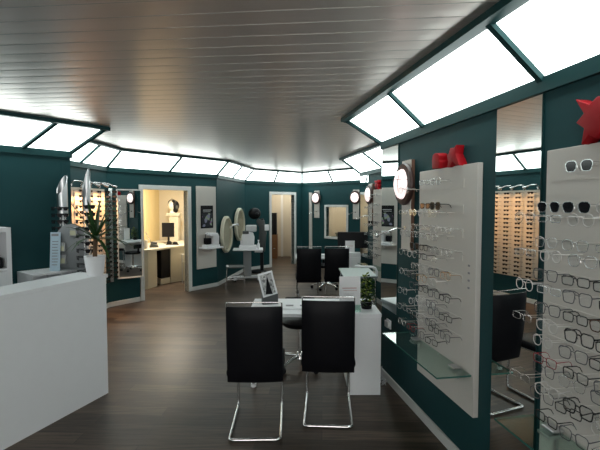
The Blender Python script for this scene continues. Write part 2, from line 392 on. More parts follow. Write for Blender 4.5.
M['lampwarm'] = emis('warm lamp diffuser', (1, .82, .55), 3.0)
lamp_in('X', -2.6, 8.9, 2.37, 'round warm ceiling lamp in the consulting room', 62)
lamp_in('X', -.45, 12.7, 2.37, 'round warm ceiling lamp in the corridor behind the farther doorway', 17)
lamp_in('D', 1.3, -1.0, 2.37, 'round warm ceiling lamp in the room behind the window', 13)

# ------------------------------------------------------------------ eyeglasses
def rrect(w, h, r, n=5, top=1.0, pinch=0.0):
    pts = []
    for (cx, cz, a0) in ((w/2-r, h/2-r, 0), (-w/2+r, h/2-r, 90), (-w/2+r, -h/2+r, 180), (w/2-r, -h/2+r, 270)):
        for k in range(n):
            a = math.radians(a0 + 90*k/(n-1)); x = cx+r*math.cos(a); z = cz+r*math.sin(a)
            if z < 0: x *= (1-pinch)
            pts.append((x, z))
    return pts
def make_glasses(style, fr_m, lens_m, thick, parent):
    w, h, r, pin = dict(rect=(.052, .033, .010, .04), round=(.047, .044, .0215, 0), panto=(.050, .040, .016, .10), wide=(.056, .044, .014, .10), slim=(.052, .026, .008, .02))[style]
    base = rrect(w, h, r, 5, pinch=pin); f = MB()
    for sg in (-1, 1):
        cx = sg*(.009+w/2); f.tube([(cx+x, 0.004*abs(x+sg*w/2)/w*0, z) for x, z in base], thick, 6, closed=True)
    f.tube([(-.010, 0, .008), (-.004, -.002, .012), (.004, -.002, .012), (.010, 0, .008)], thick*.9, 6)
    f.tube([(-.007, .004, -.006), (-.009, .002, .002)], thick*.5, 4); f.tube([(.007, .004, -.006), (.009, .002, .002)], thick*.5, 4)
    obj('frame', f, fr_m, parent, 60)
    for sg in (-1, 1):
        cx = sg*(.009+w/2)
        obj('lens', MB().prism([(cx+x, z) for x, z in base], -.0006, .0010), lens_m, parent)
        ex = sg*(.009+w+.003)
        obj('temple', MB().tube([(ex-sg*.003, 0, .011), (ex, .005, .011), (ex-sg*.001, .075, .010), (ex-sg*.004, .092, .004), (ex-sg*.006, .104, -.012)], [thick*1.2, thick*1.1, thick*.9, thick, thick*.9], 5), fr_m, parent, 60)
STY = [('rect', 'fblack', .0023, 'black rectangular'), ('panto', 'fsilver', .0017, 'silver wire'), ('wide', 'fgrey', .002, 'dark grey wide rimmed'), ('round', 'fclear', .0020, 'clear acrylic round'),
       ('rect', 'fred', .0016, 'red rimmed'), ('slim', 'fsilver', .0017, 'slim silver'), ('panto', 'fbrown', .0023, 'tortoise brown'), ('round', 'fgold', .0016, 'thin gold round'), ('wide', 'fblack', .0028, 'bold black')]
protos = {}
def glasses(key, loc, rz, label, group, tilt=0.0):
    if key not in protos:
        sun = key.startswith('sun'); st = STY[int(key[-1])]
        t = thing('sunglasses' if sun else 'eyeglasses', label, 'sunglasses' if sun else 'glasses', loc, rz, group)
        make_glasses('wide' if sun and st[0] == 'slim' else st[0], M[st[1]], M['dlens' if sun else 'lens'], st[2], t)
        protos[key] = t
    else:
        t = dup(protos[key], loc, rz, label, group)
    t.rotation_euler = (tilt, 0, rz); t.scale = (.92, .8, 1.05)
    return t
ROWZ = [1.775, 1.615, 1.465, 1.325, 1.18, 1.035, .915, .80]
# rows: for every row the slots filled in back (b) and front (f) line, sN = sunglasses
def display_panel(w, s0, label, where, rows, group, clips=()):
    t = thing('eyewear_display', label, 'display panel', at(w, s0, 0, .38), rot(w))
    obj('board', MB().box(0, .76, -.035, 0, 0, 1.51, .003), M['panelw'], t)
    rnd = random.Random(hash(w)*0+len(where))
    for r, z in enumerate(ROWZ):
        rl = MB()
        zz = z-.38
        rl.box(.04, .62, -.038, -.0345, zz-.024, zz+.030)
        for k in range(4):
            if k < len(rows[r][1]) and rows[r][1][k] is not None: rl.tube([(.07+.15*k, -.036, zz-.020), (.07+.15*k, -.188, zz-.018)], .0012, 6)
            if k < len(rows[r][0]) and rows[r][0][k] is not None: rl.tube([(.125+.15*k, -.036, zz+.026), (.125+.15*k, -.123, zz+.028)], .0012, 6)
        obj('peg_row', rl, M['panelw'], t, 60)
    for r, (back, front) in enumerate(rows):
        for line, items in (('rear', back), ('front', front)):
            for k, it in enumerate(items):
                if it is None: continue
                s = s0 + .07 + .150*k + (.055 if line == 'rear' else 0) + rnd.uniform(-.012, .012)
                d = .125 if line == 'rear' else .19; z = ROWZ[r] + (.022 if line == 'rear' else -.024)
                sun = isinstance(it, str); idx = int(it[1]) if sun else it
                nm = STY[idx][3] + (' sunglasses' if sun else ' eyeglasses')
                if sun: nm = 'dark lens ' + STY[idx][3] + ' sunglasses'
                if sun: nm = nm.replace('dark lens ', '')
                row = 'top row' if r == 0 else ('bottom row' if r == len(rows)-1 else ORD[r]+' row')
                lb = f'{nm}, {where}, {row}, {line} line, {ORD[k]} from left'
                glasses(('sun' if sun else 'eye')+str(idx), at(w, s, d, z), rot(w)+.13+rnd.uniform(-.13, .13), lb, group)
    return t
N = None
P1 = [([N, 5, 1, N], [1, N, N, N]), ([N, 's0', 's8', N], [5, 1, 3, 1]), ([1, 5, 3, 5], [3, 1, 5, 1]), (['s2', 0, 1, 1], [1, 3, 0, 5]),
      ([1, 3, 2, 7], [1, 2, 7, 3]), ([2, 0, 2, 0], [1, N, 3, 2]), ([3, 1, 2, 0], [1, 5, 3, 2]), ([0, 3, 0, 2], [1, 4, 2, 0])]
t = display_panel('R1', .965, 'white glasses display panel between the round wall lamp and the tall mirror', 'panel beside big lamp', P1, 'glasses on the panel beside the lamp')
for i in range(4): obj('sticker', MB().box(.68, .70, -.037, -.035, .76+.045*i, .772+.045*i), M['ink'], t)
P2 = [([N, 's1', N, N], [N, N, N, N]), (['s1', 's1', 3, 3], [1, 5, 3, 1]), ([1, 1, 5, 3], [5, 3, 1, 2]), ([2, 0, 0, 1], [3, 5, 2, 0]),
      ([2, 0, 6, 2], [5, 3, 8, 0]), ([3, 2, 0, 8], [N, 4, 0, 2]), ([2, 1, 2, 3], [5, 3, 8, 1]), ([2, 0, 3, 0], [N, 0, 2, 1])]
P2r = [ (b, f) for b, f in P2 ]
t = display_panel('R1', 2.27, 'white glasses display panel nearest the camera at the right edge', 'nearest white panel', P2r, 'glasses on the nearest panel')
P3 = [([1, 5, 3], [N, 1, N]), ([3, 1, 5], [5, 1, 3]), ([1, 5, 3], [3, 1, 5]), (['s2', 0, 2], [1, 3, 0]), ([1, 3, 2], [1, 2, 1]), ([2, 0, 1], [1, 3, 2]), ([3, 1, 2], [1, 5, 3]), ([0, 3, 0], [1, 2, 0])]
t = display_panel('R2', .80, 'distant white glasses display panel on the farther right wall', 'far white panel', P3, 'glasses on the far panel')

# ------------------------------------------------------------------ frameless mirrors
def wall_mirror(w, s0, s1, z0, z1, label, d=.012):
    t = thing('wall_mirror', label, 'mirror', at(w, (s0+s1)/2, 0, z0), rot(w)); h = (s1-s0)/2
    obj('backing', MB().box(-h, h, -d+.004, 0, 0, z1-z0), M['tealtrim'], t)
    obj('glass', MB().box(-h+.002, h-.002, -d, -d+.0035, .002, z1-z0-.002), M['mirror'], t)
wall_mirror('R1', 0.10, .49, .68, 2.18, 'narrow frameless mirror on the near right wall, left of the large round lamp')
wall_mirror('R1', 1.86, 2.205, .12, 2.18, 'tall frameless mirror between the two white glasses panels')
wall_mirror('R2', 0.01, .46, .68, 2.18, 'narrow frameless mirror at the far edge of the farther right wall')
wall_mirror('R2', 1.86, 2.205, .12, 2.18, 'tall frameless mirror beyond the far white glasses panel')

# ------------------------------------------------------------------ round lamps on boards
def lamp(w, s, label, hook=True, wood='wood'):
    t = thing('wall_lamp', label, 'wall lamp', at(w, s, 0, 1.28), rot(w), 'round wall lamps on white boards')
    obj('board', MB().box(-.085, .085, -.036, -.028, 0, .72, .002), M['panelw'], t)
    obj('board_core', MB().box(-.085, .085, -.028, 0, .0, .72, .002), M[wood], t, label='brown wooden core behind the white board')
    zc = .53
    obj('rim', MB().lathe([(.135, -.036), (.165, -.040), (.170, -.055), (.160, -.074), (.128, -.082), (.120, -.07), (.120, -.04)], (0, 0, zc), 32, 'y'), M['brown'], t, 40, 'dark brown round rim')
    obj('lamp_glass', MB().lathe([(.120, -.05), (.119, -.078), (.112, -.094), (.085, -.108), (.045, -.115), (.001, -.117)], (0, 0, zc), 28, 'y'), M['lampglow'], t, 50)
    gd = MB()
    gd.tube([(.12, -.080, zc+.03), (.06, -.117, zc+.035), (0, -.124, zc+.035), (-.06, -.117, zc+.035), (-.12, -.080, zc+.03)], .0022, 6)
    gd.tube([(.03, -.080, zc-.12), (.032, -.116, zc-.06), (.03, -.123, zc), (.032, -.116, zc+.06), (.03, -.080, zc+.12)], .0022, 6)
    obj('guard', gd, M['brown'], t, 60)
    if hook:
        hk = MB(); hk.tube([(0, -.036, .17), (0, -.11, .175), (-.02, -.20, .14), (-.03, -.26, .12)], .006, 8); hk.ball((-.03, -.27, .115), .018)
        hk.lathe([(.02, -.036), (.02, -.044)], (0, 0, .17), 14, 'y')
        obj('hook', hk, M['chrome'], t, 60, 'chrome arm')
lamp('R1', .72, 'large round lit lamp on a white board left of the near glasses panel')
lamp('R2', .64, 'round lit lamp on a white board beside the far glasses panel')
lamp('D', .60, 'small round lit lamp on a white board left of the white framed window', wood='panelw')
lamp('D', 1.95, 'small round lit lamp on a white board right of the white framed window', wood='panelw')
p = MB(); p.box(-.055, .055, -.02, 0, 0, 1.60, .003)
o = obj('white_strip', p, M['panelw']); o.location = at('D', .355, 0, .36); o.rotation_euler.z = rot('D'); tag(o, 'tall narrow pale strip panel left of the small lamp on the window wall', 'wall panel')
p = MB(); p.box(-.05, .05, -.02, 0, 0, 1.45, .003)
o = obj('white_strip', p, M['panelw']); o.location = at('D', 2.24, 0, .5); o.rotation_euler.z = rot('D'); tag(o, 'tall narrow pale strip panel right of the lamps on the window wall', 'wall panel')

# ------------------------------------------------------------------ red wooden figures on the panels
def fig(poly, w, s, label, th=.05, d=.0, z=1.885, sc=1.0):
    mbx = MB(); mbx.prism([(x*sc, zz*sc) for x, zz in poly], -th-d, -.002-d, 'xz', .004)
    o = obj('red_figure', mbx, M['red'], None, 40); o.location = at(w, s, 0, z); o.rotation_euler.z = rot(w)
    return tag(o, label, 'decoration', 'red wooden figures')
star = [(-.10, 0), (-.085, .085), (-.14, .125), (-.09, .165), (-.15, .255), (-.055, .205), (-.01, .235), (.05, .23), (.10, .265), (.13, .20), (.10, .15), (.16, .11), (.10, .09), (.12, 0), (.06, .03), (.03, .055), (-.01, .02), (-.05, .045)]
fig(star, 'R1', 2.57, 'spiky red wooden figure standing on the nearest glasses panel', .07, sc=.74)
fig([(-.075, 0), (-.06, .05), (-.085, .10), (-.05, .115), (-.03, .155), (.03, .15), (.065, .17), (.05, .10), (.085, .055), (.12, .0), (.05, .015), (.01, .04), (-.03, .0)], 'R1', 1.475, 'red star shaped wooden figure on the panel beside the large lamp', .06, sc=.78)
mb2 = MB(); mb2.prism([(-.055, 0), (-.06, .055), (-.05, .095), (-.016, .106), (.024, .10), (.048, .08), (.04, .052), (.048, .04), (.04, 0)], -.07, -.002, 'xz', .006)
o = obj('red_figure', mb2, M['red'], None, 40); o.location = at('R1', 1.285, 0, 1.89); o.rotation_euler.z = rot('R1'); tag(o, 'rounded red wooden block left of the red star figure', 'decoration', 'red wooden figures')
fig(star, 'R2', 1.0, 'red wooden figure standing on the far glasses panel', .06, sc=.6)

# ------------------------------------------------------------------ glass shelf under the near panel
t = thing('glass_shelf', 'clear glass shelf across the bottom of the panel beside the lamp', 'shelf', at('R1', .82, 0, .625), rot('R1'))
obj('glass_sheet', MB().box(0, .89, -.26, -.04, 0, .009), M['glass'], t)
ge = MB(); ge.bar((.89, -.041, .0045), (.89, -.26, .0045), .0015, .010); ge.bar((.0, -.26, .0045), (.89, -.26, .0045), .0015, .010); ge.bar((0, -.041, .0045), (0, -.26, .0045), .0015, .010)
obj('glass_edge', ge, M['glassedge'], t, label='dark green polished edge')
for x in (.20, .76):
    b = MB(); b.box(x-.035, x+.035, -.11, -.036, -.014, -.001, .003); b.box(x-.035, x+.035, -.10, -.046, .010, .020, .003); b.box(x-.008, x+.008, -.06, -.046, -.06, .02, .003)
    obj('bracket', b, M['steel'], t)
t = thing('glass_shelf', 'clear glass shelf across the bottom of the far white panel', 'shelf', at('R2', .66, 0, .625), rot('R2'))
obj('glass_sheet', MB().box(0, .89, -.26, -.04, 0, .009), M['glass'], t)
ge = MB(); ge.bar((.0, -.26, .0045), (.89, -.26, .0045), .0015, .010)
obj('glass_edge', ge, M['glassedge'], t)
t = thing('glass_shelf', 'clear glass shelf across the bottom of the nearest panel', 'shelf', at('R1', 2.26, 0, .66), rot('R1'))
obj('glass_sheet', MB().prism([(.0, -.055), (.74, -.055), (.74, -.26), (.0, -.26)], 0, .009, 'xy'), M['glass'], t)
ge = MB(); ge.bar((0, -.056, .0045), (0, -.26, .0045), .0015, .010); ge.bar((0, -.26, .0045), (.74, -.26, .0045), .0015, .010)
obj('glass_edge', ge, M['glassedge'], t, label='dark green polished edge')
b = MB(); b.box(.10, .17, -.12, -.046, -.016, -.001, .003); b.box(.127, .143, -.06, -.046, -.10, .0, .003); b.box(.10, .17, -.10, -.046, .010, .02, .003)
obj('bracket', b, M['steel'], t)
# socket and cable
t = thing('wall_socket', 'small white wall socket below the narrow mirror on the right wall', 'socket', at('R1', .30, 0, .55), rot('R1'))
obj('plate', MB().box(-.05, .05, -.012, 0, -.04, .04, .004), M['white'], t); obj('socket_insert', MB().box(-.04, .04, -.035, -.012, -.03, .03, .006), M['trimw'], t)
cb = MB(); pts = []
for k in range(60):
    a = k/59; pts.append(V((-.05+.25*a, -.07+.02*math.sin(a*40), .03+.025*math.sin(a*33)+.02*(1-a))))
cb.tube(pts, .005, 6)
cb.tube([(-.02, -.05, .04), (0, -.04, .10), (.03, -.035, .12), (.08, -.05, .03), (.2, -.06, .015)], .004, 6)
o = obj('power_cable', cb, M['lgrey'], None, 60); o.location = at('R1', .18, .0, .0); o.rotation_euler.z = rot('R1'); tag(o, 'tangled pale power cable on the floor between desk and right wall', 'cable')

# ------------------------------------------------------------------ sunglasses wall
t = thing('eyewear_display', 'warm lit wall board with four columns of sunglasses in the left recess', 'display panel', at('W2', .50, 0, .40), rot('W2'))
obj('board', MB().box(0, .95, -.03, 0, 0, 1.48, .003), M['warmboard'], t)
rl = MB()
for c in range(4): rl.box(.12+.235*c-.003, .12+.235*c+.003, -.038, -.03, .02, 1.45)
obj('hanging_strips', rl, M['fclear'], t)
def sunmesh():
    b = MB()
    for sg in (-1, 1):
        b.prism([(sg*.034+x, z) for x, z in rrect(.056, .040, .016, 4, pinch=.12)], -.004, .002)
        b.tube([(sg*.064, 0, .012), (sg*.066, .05, .012), (sg*.064, .10, .002)], .003, 5)
    b.box(-.010, .010, -.004, .002, .004, .012); b.box(-.066, .066, -.0045, .002, .012, .018)
    return b
sm = sunmesh().mesh('sunglasses', M['dlens'])
for c in range(4):
    for r in range(20):
        o = bpy.data.objects.new('sunglasses', sm); C.objects.link(o); o.location = at('W2', .50+.12+.235*c, .135, 1.83-.0725*r); o.rotation_euler = (0, 0, rot('W2')+random.uniform(-.05, .05)); o.scale = (.85, .8, .8)
        tag(o, f'dark sunglasses on the warm lit wall board, {ORD[c]} column from left, {ORD[r]} row from top', 'sunglasses', 'sunglasses on the warm lit board')
SPOT = []
for k in range(4):
    t = thing('spot_lamp', ['leftmost', 'second from left', 'third from left', 'rightmost'][k] + ' slim chrome picture lamp curving over the sunglasses board', 'spot lamp', at('W2', .58+.25*k, 0, 1.93), rot('W2'), 'slim lamps over the sunglasses board')
    obj('mount', MB().box(-.02, .02, -.02, 0, -.04, 0, .003), M['chrome'], t)
    obj('arm', MB().tube([(0, -.01, -.04), (-.03, -.04, .01), (-.02, -.08, .035), (.03, -.13, .03), (.08, -.18, .0)], .008, 8), M['chrome'], t, 60)
    obj('lamp_head', MB().tube([(.08, -.18, .0), (.12, -.22, -.02)], [.014, .02], 10), M['chrome'], t, 60)
    l = bpy.data.lights.new('picture_lamp', 'SPOT'); l.energy = 30; l.color = (1, .56, .24); l.spot_size = math.radians(110); l.spot_blend = .8; l.shadow_soft_size = .02
    lo = bpy.data.objects.new('picture_lamp_light', l); C.objects.link(lo); lo.location = at('W2', .58+.25*k+.13, .26, 1.89)
    tgt = at('W2', .58+.25*k+.03, .0, 1.25); lo.rotation_euler = (tgt-lo.location).to_track_quat('-Z', 'Y').to_euler()
# narrow rack at the corner
t = thing('sunglasses_rack', 'narrow vertical rack of dark sunglasses between the warm board and the white framed mirror', 'display rack', at('W3', .045, .0, .40), rot('W3'))
obj('pole', MB().box(-.03, .03, -.03, 0, 0, 1.50, .003), M['chrome'], t)
for r in range(19):
    o = bpy.data.objects.new('sunglasses', sm); C.objects.link(o); o.location = at('W3', .055, .15, 1.84-.075*r); o.rotation_euler = (0, 0, rot('W3')+.5); o.scale = (.8, .8, .9)
    tag(o, f'dark sunglasses on the narrow corner rack, {ORD[r]} from the top', 'sunglasses', 'sunglasses on the corner rack')
# white framed mirror
t = thing('framed_mirror', 'white framed tall mirror between the sunglasses rack and the consulting room doorway', 'mirror', at('W3', .13, .045, .44), rot('W3')-.32)
w_, h_ = .40, 1.45
f = MB(); f.box(0, .02, -.03, 0, 0, h_); f.box(w_-.02, w_, -.03, 0, 0, h_); f.box(.02, w_-.02, -.03, 0, 0, .02); f.box(.02, w_-.02, -.03, 0, h_-.02, h_)
obj('frame', f, M['trimw'], t); obj('glass', MB().box(.02, w_-.02, -.012, -.006, .02, h_-.02), M['mirror'], t)
obj('backing', MB().box(.005, w_-.005, -.006, 0, .005, h_-.005), M['dgrey'], t)

# ------------------------------------------------------------------ instrument board left of the oval mirrors
t = thing('wall_panel', 'white wall panel with shelf right of the consulting room doorway', 'wall panel', at('W3', 1.98, 0, .40), rot('W3'))
obj('board', MB().box(-.235, .235, -.03, 0, 0, 1.59, .003), M['panelw'], t)
obj('shelf', MB().box(-.20, .22, -.26, -.03, .395, .42, .003), M['white'], t); obj('bracket', MB().box(-.01, .01, -.20, -.03, .36, .395), M['white'], t)
t = thing('poster', 'dark poster with colourful flowers on the white wall panel', 'poster', at('W3', 1.98, .031, 1.18), rot('W3'))
obj('frame', MB().box(-.15, .15, -.012, 0, 0, .44, .003), M['black'], t); obj('print', MB().box(-.125, .125, -.014, -.012, .03, .29), M['poster'], t)
obj('header', MB().box(-.10, .10, -.014, -.012, .345, .36).box(-.10, .08, -.014, -.012, .315, .325), M['lgrey'], t, label='pale lines of print')
t = thing('measuring_device', 'white tabletop eye testing device on the shelf of the white wall panel', 'device', at('W3', 1.99, .145, .82), rot('W3'))
obj('base', MB().box(-.16, .15, -.09, .09, 0, .05, .012), M['white'], t)
obj('body', MB().prism([(-.02, .05), (.14, .05), (.15, .20), (.11, .27), (-.08, .28), (-.10, .23), (.0, .20)], -.07, .07, 'xz', .012), M['white'], t, 40)
obj('screen', MB().box(-.15, -.04, -.05, .05, .06, .18, .01), M['black'], t); obj('chin_rest', MB().tube([(-.13, 0, .05), (-.14, 0, .25), (-.06, 0, .27)], .008), M['dgrey'], t, 60)

# ------------------------------------------------------------------ oval mirrors
def oval(w, s, z, d, turn, label, rx, rz_):
    t = thing('oval_mirror', label, 'mirror', at(w, s, d, z), rot(w)+turn, 'oval mirrors with cream rims')
    obj('frame', MB().lathe([(1.0, .02), (1.0, -.03), (.93, -.05), (.86, -.035), (.86, .0), (.86, .02)], n=40, axis='y', sx=rx, sy=rz_), M['cream'], t, 40)
    # the lathe uses x and z radii
    obj('glass', MB().lathe([(.001, -.012), (.87, -.012), (.87, -.004), (.001, -.004)], n=40, axis='y', sx=rx, sy=rz_), M['creamrefl'], t)
    obj('arm', MB().tube([(0, .02, .0), (.05, .10, .0), (.08, d+.0, 0)], .014, 8), M['chrome'], t, 60)
    return t
oval('S4', .354, 1.02, .07, -.06, 'oval mirror with a thick cream rim, nearer the white wall panel', .28, .38)
oval('S4', 1.31, 1.18, .07, -.06, 'oval mirror with a thick cream rim, farther along the left wall', .28, .38)
o = obj('mirror_arm', MB().tube([(-.30, 0, 0), (-.2, -.02, .05), (.2, -.02, .05), (.3, 0, .02)], .018, 8), M['white'], None, 60)
o.location = at('S4', .83, .10, 1.15); o.rotation_euler.z = rot('S4'); tag(o, 'white curved arm between the two oval mirrors', 'bracket')

# ------------------------------------------------------------------ slit lamp table, stool, black stand
t = thing('instrument_table', 'white adjustable eye examination table on a grey column', 'table', (-1.14, 9.25, 0), .1)
obj('top', MB().box(-.30, .34, -.20, .20, .66, .69, .006), M['white'], t)
obj('column', MB().box(-.085, .085, -.06, .06, .10, .66, .01), M['grey'], t)
obj('foot', MB().box(-.30, .30, -.05, .05, .05, .11, .01).box(-.28, -.22, -.25, .25, .04, .09, .01).box(.22, .28, -.25, .25, .04, .09, .01), M['lgrey'], t)
for x in (-.25, .25):
    for y in (-.21, .21): obj('caster', MB().lathe([(.03, -.012), (.03, .012)], (x, y, .03), 12, 'x'), M['black'], t)
obj('tray', MB().box(.16, .33, -.17, .0, .62, .655, .006), M['lgrey'], t)
t = thing('slit_lamp', 'white eye examination microscope on the adjustable table', 'device', (-1.12, 9.22, .69), .1)
obj('base', MB().box(-.17, .17, -.12, .12, 0, .07, .015), M['white'], t)
obj('body', MB().prism([(-.11, .07), (.12, .07), (.13, .22), (.10, .32), (-.04, .34), (-.12, .26)], -.09, .09, 'xz', .015), M['white'], t, 40)
obj('head', MB().box(-.04, .17, -.07, .08, .34, .47, .02), M['lgrey'], t); obj('eyepiece', MB().box(-.10, .02, -.12, -.05, .30, .36, .01), M['dgrey'], t)
obj('control', MB().tube([(-.13, -.08, .07), (-.13, -.08, .17)], .014), M['white'], t, 60)
t.scale = (1.1, 1.1, 1.08)
o = obj('spray_bottle', MB().lathe([(.001, 0), (.03, 0), (.03, .10), (.012, .13), (.012, .17), (.02, .17), (.02, .19), (.001, .19)], n=14), M['white'], None, 35); o.location = (-.89, 9.20, .69)
tag(o, 'small white bottle on the eye examination table', 'bottle')
t = thing('stool', 'low chrome legged stool in front of the eye examination table', 'stool', (-1.26, 8.33, 0), .15)
obj('seat', MB().box(-.17, .17, -.15, .15, .42, .445, .01), M['dgrey'], t)
for x in (-1, 1):
    for y in (-1, 1): obj('leg', MB().tube([(x*.16, y*.14, .42), (x*.18, y*.16, 0)], .008, 8), M['chrome'], t, 60)
obj('stretcher', MB().tube([(-.17, -.15, .2), (.17, -.15, .2)], .007).tube([(-.17, .15, .2), (.17, .15, .2)], .007), M['chrome'], t, 60)
obj('knob', MB().ball((-.15, -.12, .46), .025), M['white'], t, 60)
t = thing('instrument_stand', 'tall black instrument column with a round black head beside the farther doorway', 'stand', (-1.0, 10.35, 0), 0)
obj('foot', MB().lathe([(.001, 0), (.20, 0), (.19, .04), (.05, .06), (.001, .06)], n=24), M['black'], t, 35)
obj('column', MB().box(.04, .12, -.05, .05, .05, 1.30, .01), M['black'], t)
obj('chest', MB().prism([(.0, .50), (.15, .50), (.19, .95), (.14, 1.26), (-.02, 1.30), (-.05, 1.22), (.02, 1.1)], -.07, .07, 'xz', .01), M['dgrey'], t, 40)
obj('head', MB().ball((-.09, -.03, 1.42), .15, .13, .14, 18).ball((-.02, -.15, 1.40), .05, .03, .05), M['black'], t, 60)
obj('tray', MB().box(.16, .26, -.16, -.06, 1.02, 1.16, .01), M['white'], t, label='white box held at the side')

# ------------------------------------------------------------------ consulting room
t = thing('consulting_desk', 'cream curved desk inside the consulting room', 'desk', (-2.75, 9.2, 0), 0)
top = [(-.72, -1.10), (-.30, -1.08), (-.14, -.92), (.02, -.50), (.30, -.05), (.62, .30), (.80, .55), (.86, 1.3), (-.72, 1.3)]
obj('top', MB().prism(top, .73, .77, 'xy', .006), M['wline'], t)
obj('panel', MB().prism([(-.68, -1.04), (-.32, -1.02), (-.20, -.90), (-.22, -.86), (-.34, -.98), (-.68, -1.0)], 0, .73, 'xy').prism([(-.20, -.90), (-.12, -.62), (-.15, -.60), (-.23, -.88)], 0, .73, 'xy'), M['wline'], t, label='cream front panel')
obj('side_panel', MB().prism([(.04, -.24), (.34, .12), (.31, .15), (.01, -.21)], 0, .73, 'xy').box(.34, .37, .12, .9, 0, .73), M['wline'], t)
obj('pedestal', MB().prism([(-.09, -.45), (.03, -.24), (-.1, .2), (-.3, -.2)], .12, .73, 'xy'), M['black'], t, label='dark recess unit')
obj('plinth', MB().prism([(-.10, -.47), (.03, -.26), (-.1, .2), (-.3, -.2)], 0, .12, 'xy'), M['wline'], t)
t = thing('monitor', 'black desktop monitor on the cream consulting room desk', 'monitor', (-2.96, 9.65, .77), .05)
obj('screen', MB().box(-.14, .13, -.02, .02, .14, .46, .006), M['black'], t); obj('foot', MB().box(-.09, .09, -.07, .07, 0, .012, .003).box(-.02, .02, .0, .03, .01, .2), M['black'], t)
t = thing('mannequin_bust', 'white mannequin head with black hair and headphones on a cream pedestal', 'mannequin head', (-3.05, 10.25, 1.44), -.3)
obj('head', MB().lathe([(.001, 0), (.07, 0), (.055, .03), (.045, .05), (.06, .07), (.088, .11), (.095, .17), (.08, .23), (.045, .27), (.001, .28)], n=18).ball((0, -.095, .14), .015, .022, .025), M['skin'], t, 60)
obj('hair', MB().ball((.03, .035, .17), .135, .10, .135, 16).ball((.09, .02, .08), .06, .06, .08), M['black'], t, 60)
obj('headphones', MB().ball((.145, -.01, .13), .025, .045, .05).tube([(.14, 0, .16), (.10, 0, .29), (0, 0, .33), (-.09, 0, .27), (-.11, 0, .16)], .010), M['dgrey'], t, 60)
def small(name, mbx, m, loc, rz, label, cat, group=None, sm_=None):
    o = obj(name, mbx, M[m] if isinstance(m, str) else m, None, sm_); o.location = loc; o.rotation_euler.z = rz; return tag(o, label, cat, group)
small('pedestal', MB().box(-.15, .17, -.10, .10, .60, .67, .004).box(-.09, .13, -.07, .10, 0, .60, .004), 'wline', (-3.02, 10.27, .77), 0, 'cream pedestal under the mannequin head', 'pedestal')
small('telephone', MB().prism([(-.09, 0), (.09, 0), (.07, .05), (-.06, .09)], -.08, .08, 'xz', .006).tube([(-.06, -.02, .10), (.06, -.02, .08)], .02), 'dgrey', (-2.98, 8.75, .77), .3, 'dark desk telephone on the consulting room desk', 'telephone')
small('desk_lamp', MB().tube([(0, 0, .0), (0, 0, .10), (-.06, 0, .22), (-.10, -.02, .30)], .007).lathe([(.05, 0), (.05, .012), (.001, .014)], n=14), 'chrome', (-3.12, 8.95, .77), 0, 'thin stemmed desk lamp on the consulting room desk', 'desk lamp', None, 60)
small('glasses_holder', MB().box(-.03, .03, -.02, .02, 0, .14, .004).box(.04, .09, -.02, .02, 0, .17, .004), 'lgrey', (-3.10, 8.45, .77), 0, 'pair of pale upright holders at the left of the consulting desk', 'holder')
small('optical_instruments', MB().ball((0, 0, .04), .06, .03, .05).ball((.12, .02, .03), .06, .03, .04).box(-.07, .20, -.03, .03, 0, .02), 'black', (-2.82, 9.25, .77), 0, 'dark pile of instruments in front of the monitor', 'instruments')
t = thing('trial_stand', 'white thin stand with loops right of the monitor on the consulting desk', 'stand', (-2.50, 9.80, .77), 0)
obj('post', MB().tube([(0, 0, 0), (0, 0, .42)], .012).lathe([(.06, 0), (.06, .012), (.001, .014)], n=14), M['white'], t, 60)
for k, z in enumerate((.16, .34)): obj('loop', MB().tube([(.0, 0, z), (-.05, -.02, z+.05), (-.10, -.02, z+.04), (-.13, -.02, z-.02), (-.10, -.02, z-.06)], .009), M['white'], t, 60)
t = thing('side_chair', 'white tubular chair just inside the consulting room doorway', 'chair', (-2.22, 9.0, 0), 1.2)
obj('seat', MB().box(-.18, .18, -.18, .18, .42, .45, .01), M['wline'], t)
obj('frame', MB().tube([(-.18, .18, 0), (-.18, .18, .60), (.18, .18, .60), (.18, .18, 0)], .012).tube([(-.18, -.18, 0), (-.18, -.18, .42), (.18, -.18, .42), (.18, -.18, 0)], .012), M['lgrey'], t, 60)

# ------------------------------------------------------------------ corridor
def cf(s, d, z=0): return at('F', s, d, z)
t = thing('corridor_cabinet', 'wooden cabinet with black upper part at the left of the farther doorway', 'cabinet', (-.95, 13.2, 0), 0)
obj('body', MB().box(-.24, .26, -.25, .25, 0, .72, .006), M['cab'], t); obj('upper_unit', MB().box(-.22, .24, -.22, .25, .72, 1.38, .006), M['black'], t)
obj('door', MB().box(-.22, .24, -.262, -.25, .03, .40), M['cab'], t); obj('handle', MB().box(.15, .20, -.275, -.262, .3, .32), M['steel'], t)
struct('door_3', MB().box(-.40, .40, -.04, 0, .01, 2.02, .004).box(-.28, .28, -.05, -.04, 1.2, 1.85).box(-.28, .28, -.05, -.04, .2, 1.05), M['wline'], (-.12, 13.49, 0))
struct('trim_2', MB().box(-.48, -.41, -.06, 0, 0, 2.10).box(.41, .48, -.06, 0, 0, 2.10).box(-.48, .48, -.06, 0, 2.03, 2.10), M['trimw'], (-.12, 13.5, 0))
small('waste_bin', MB().lathe([(.001, 0), (.10, 0), (.12, .28), (.11, .28), (.095, .01)], n=18), 'white', (0.02, 11.55, 0), 0, 'small white bin right of the farther doorway', 'bin', None, 35)
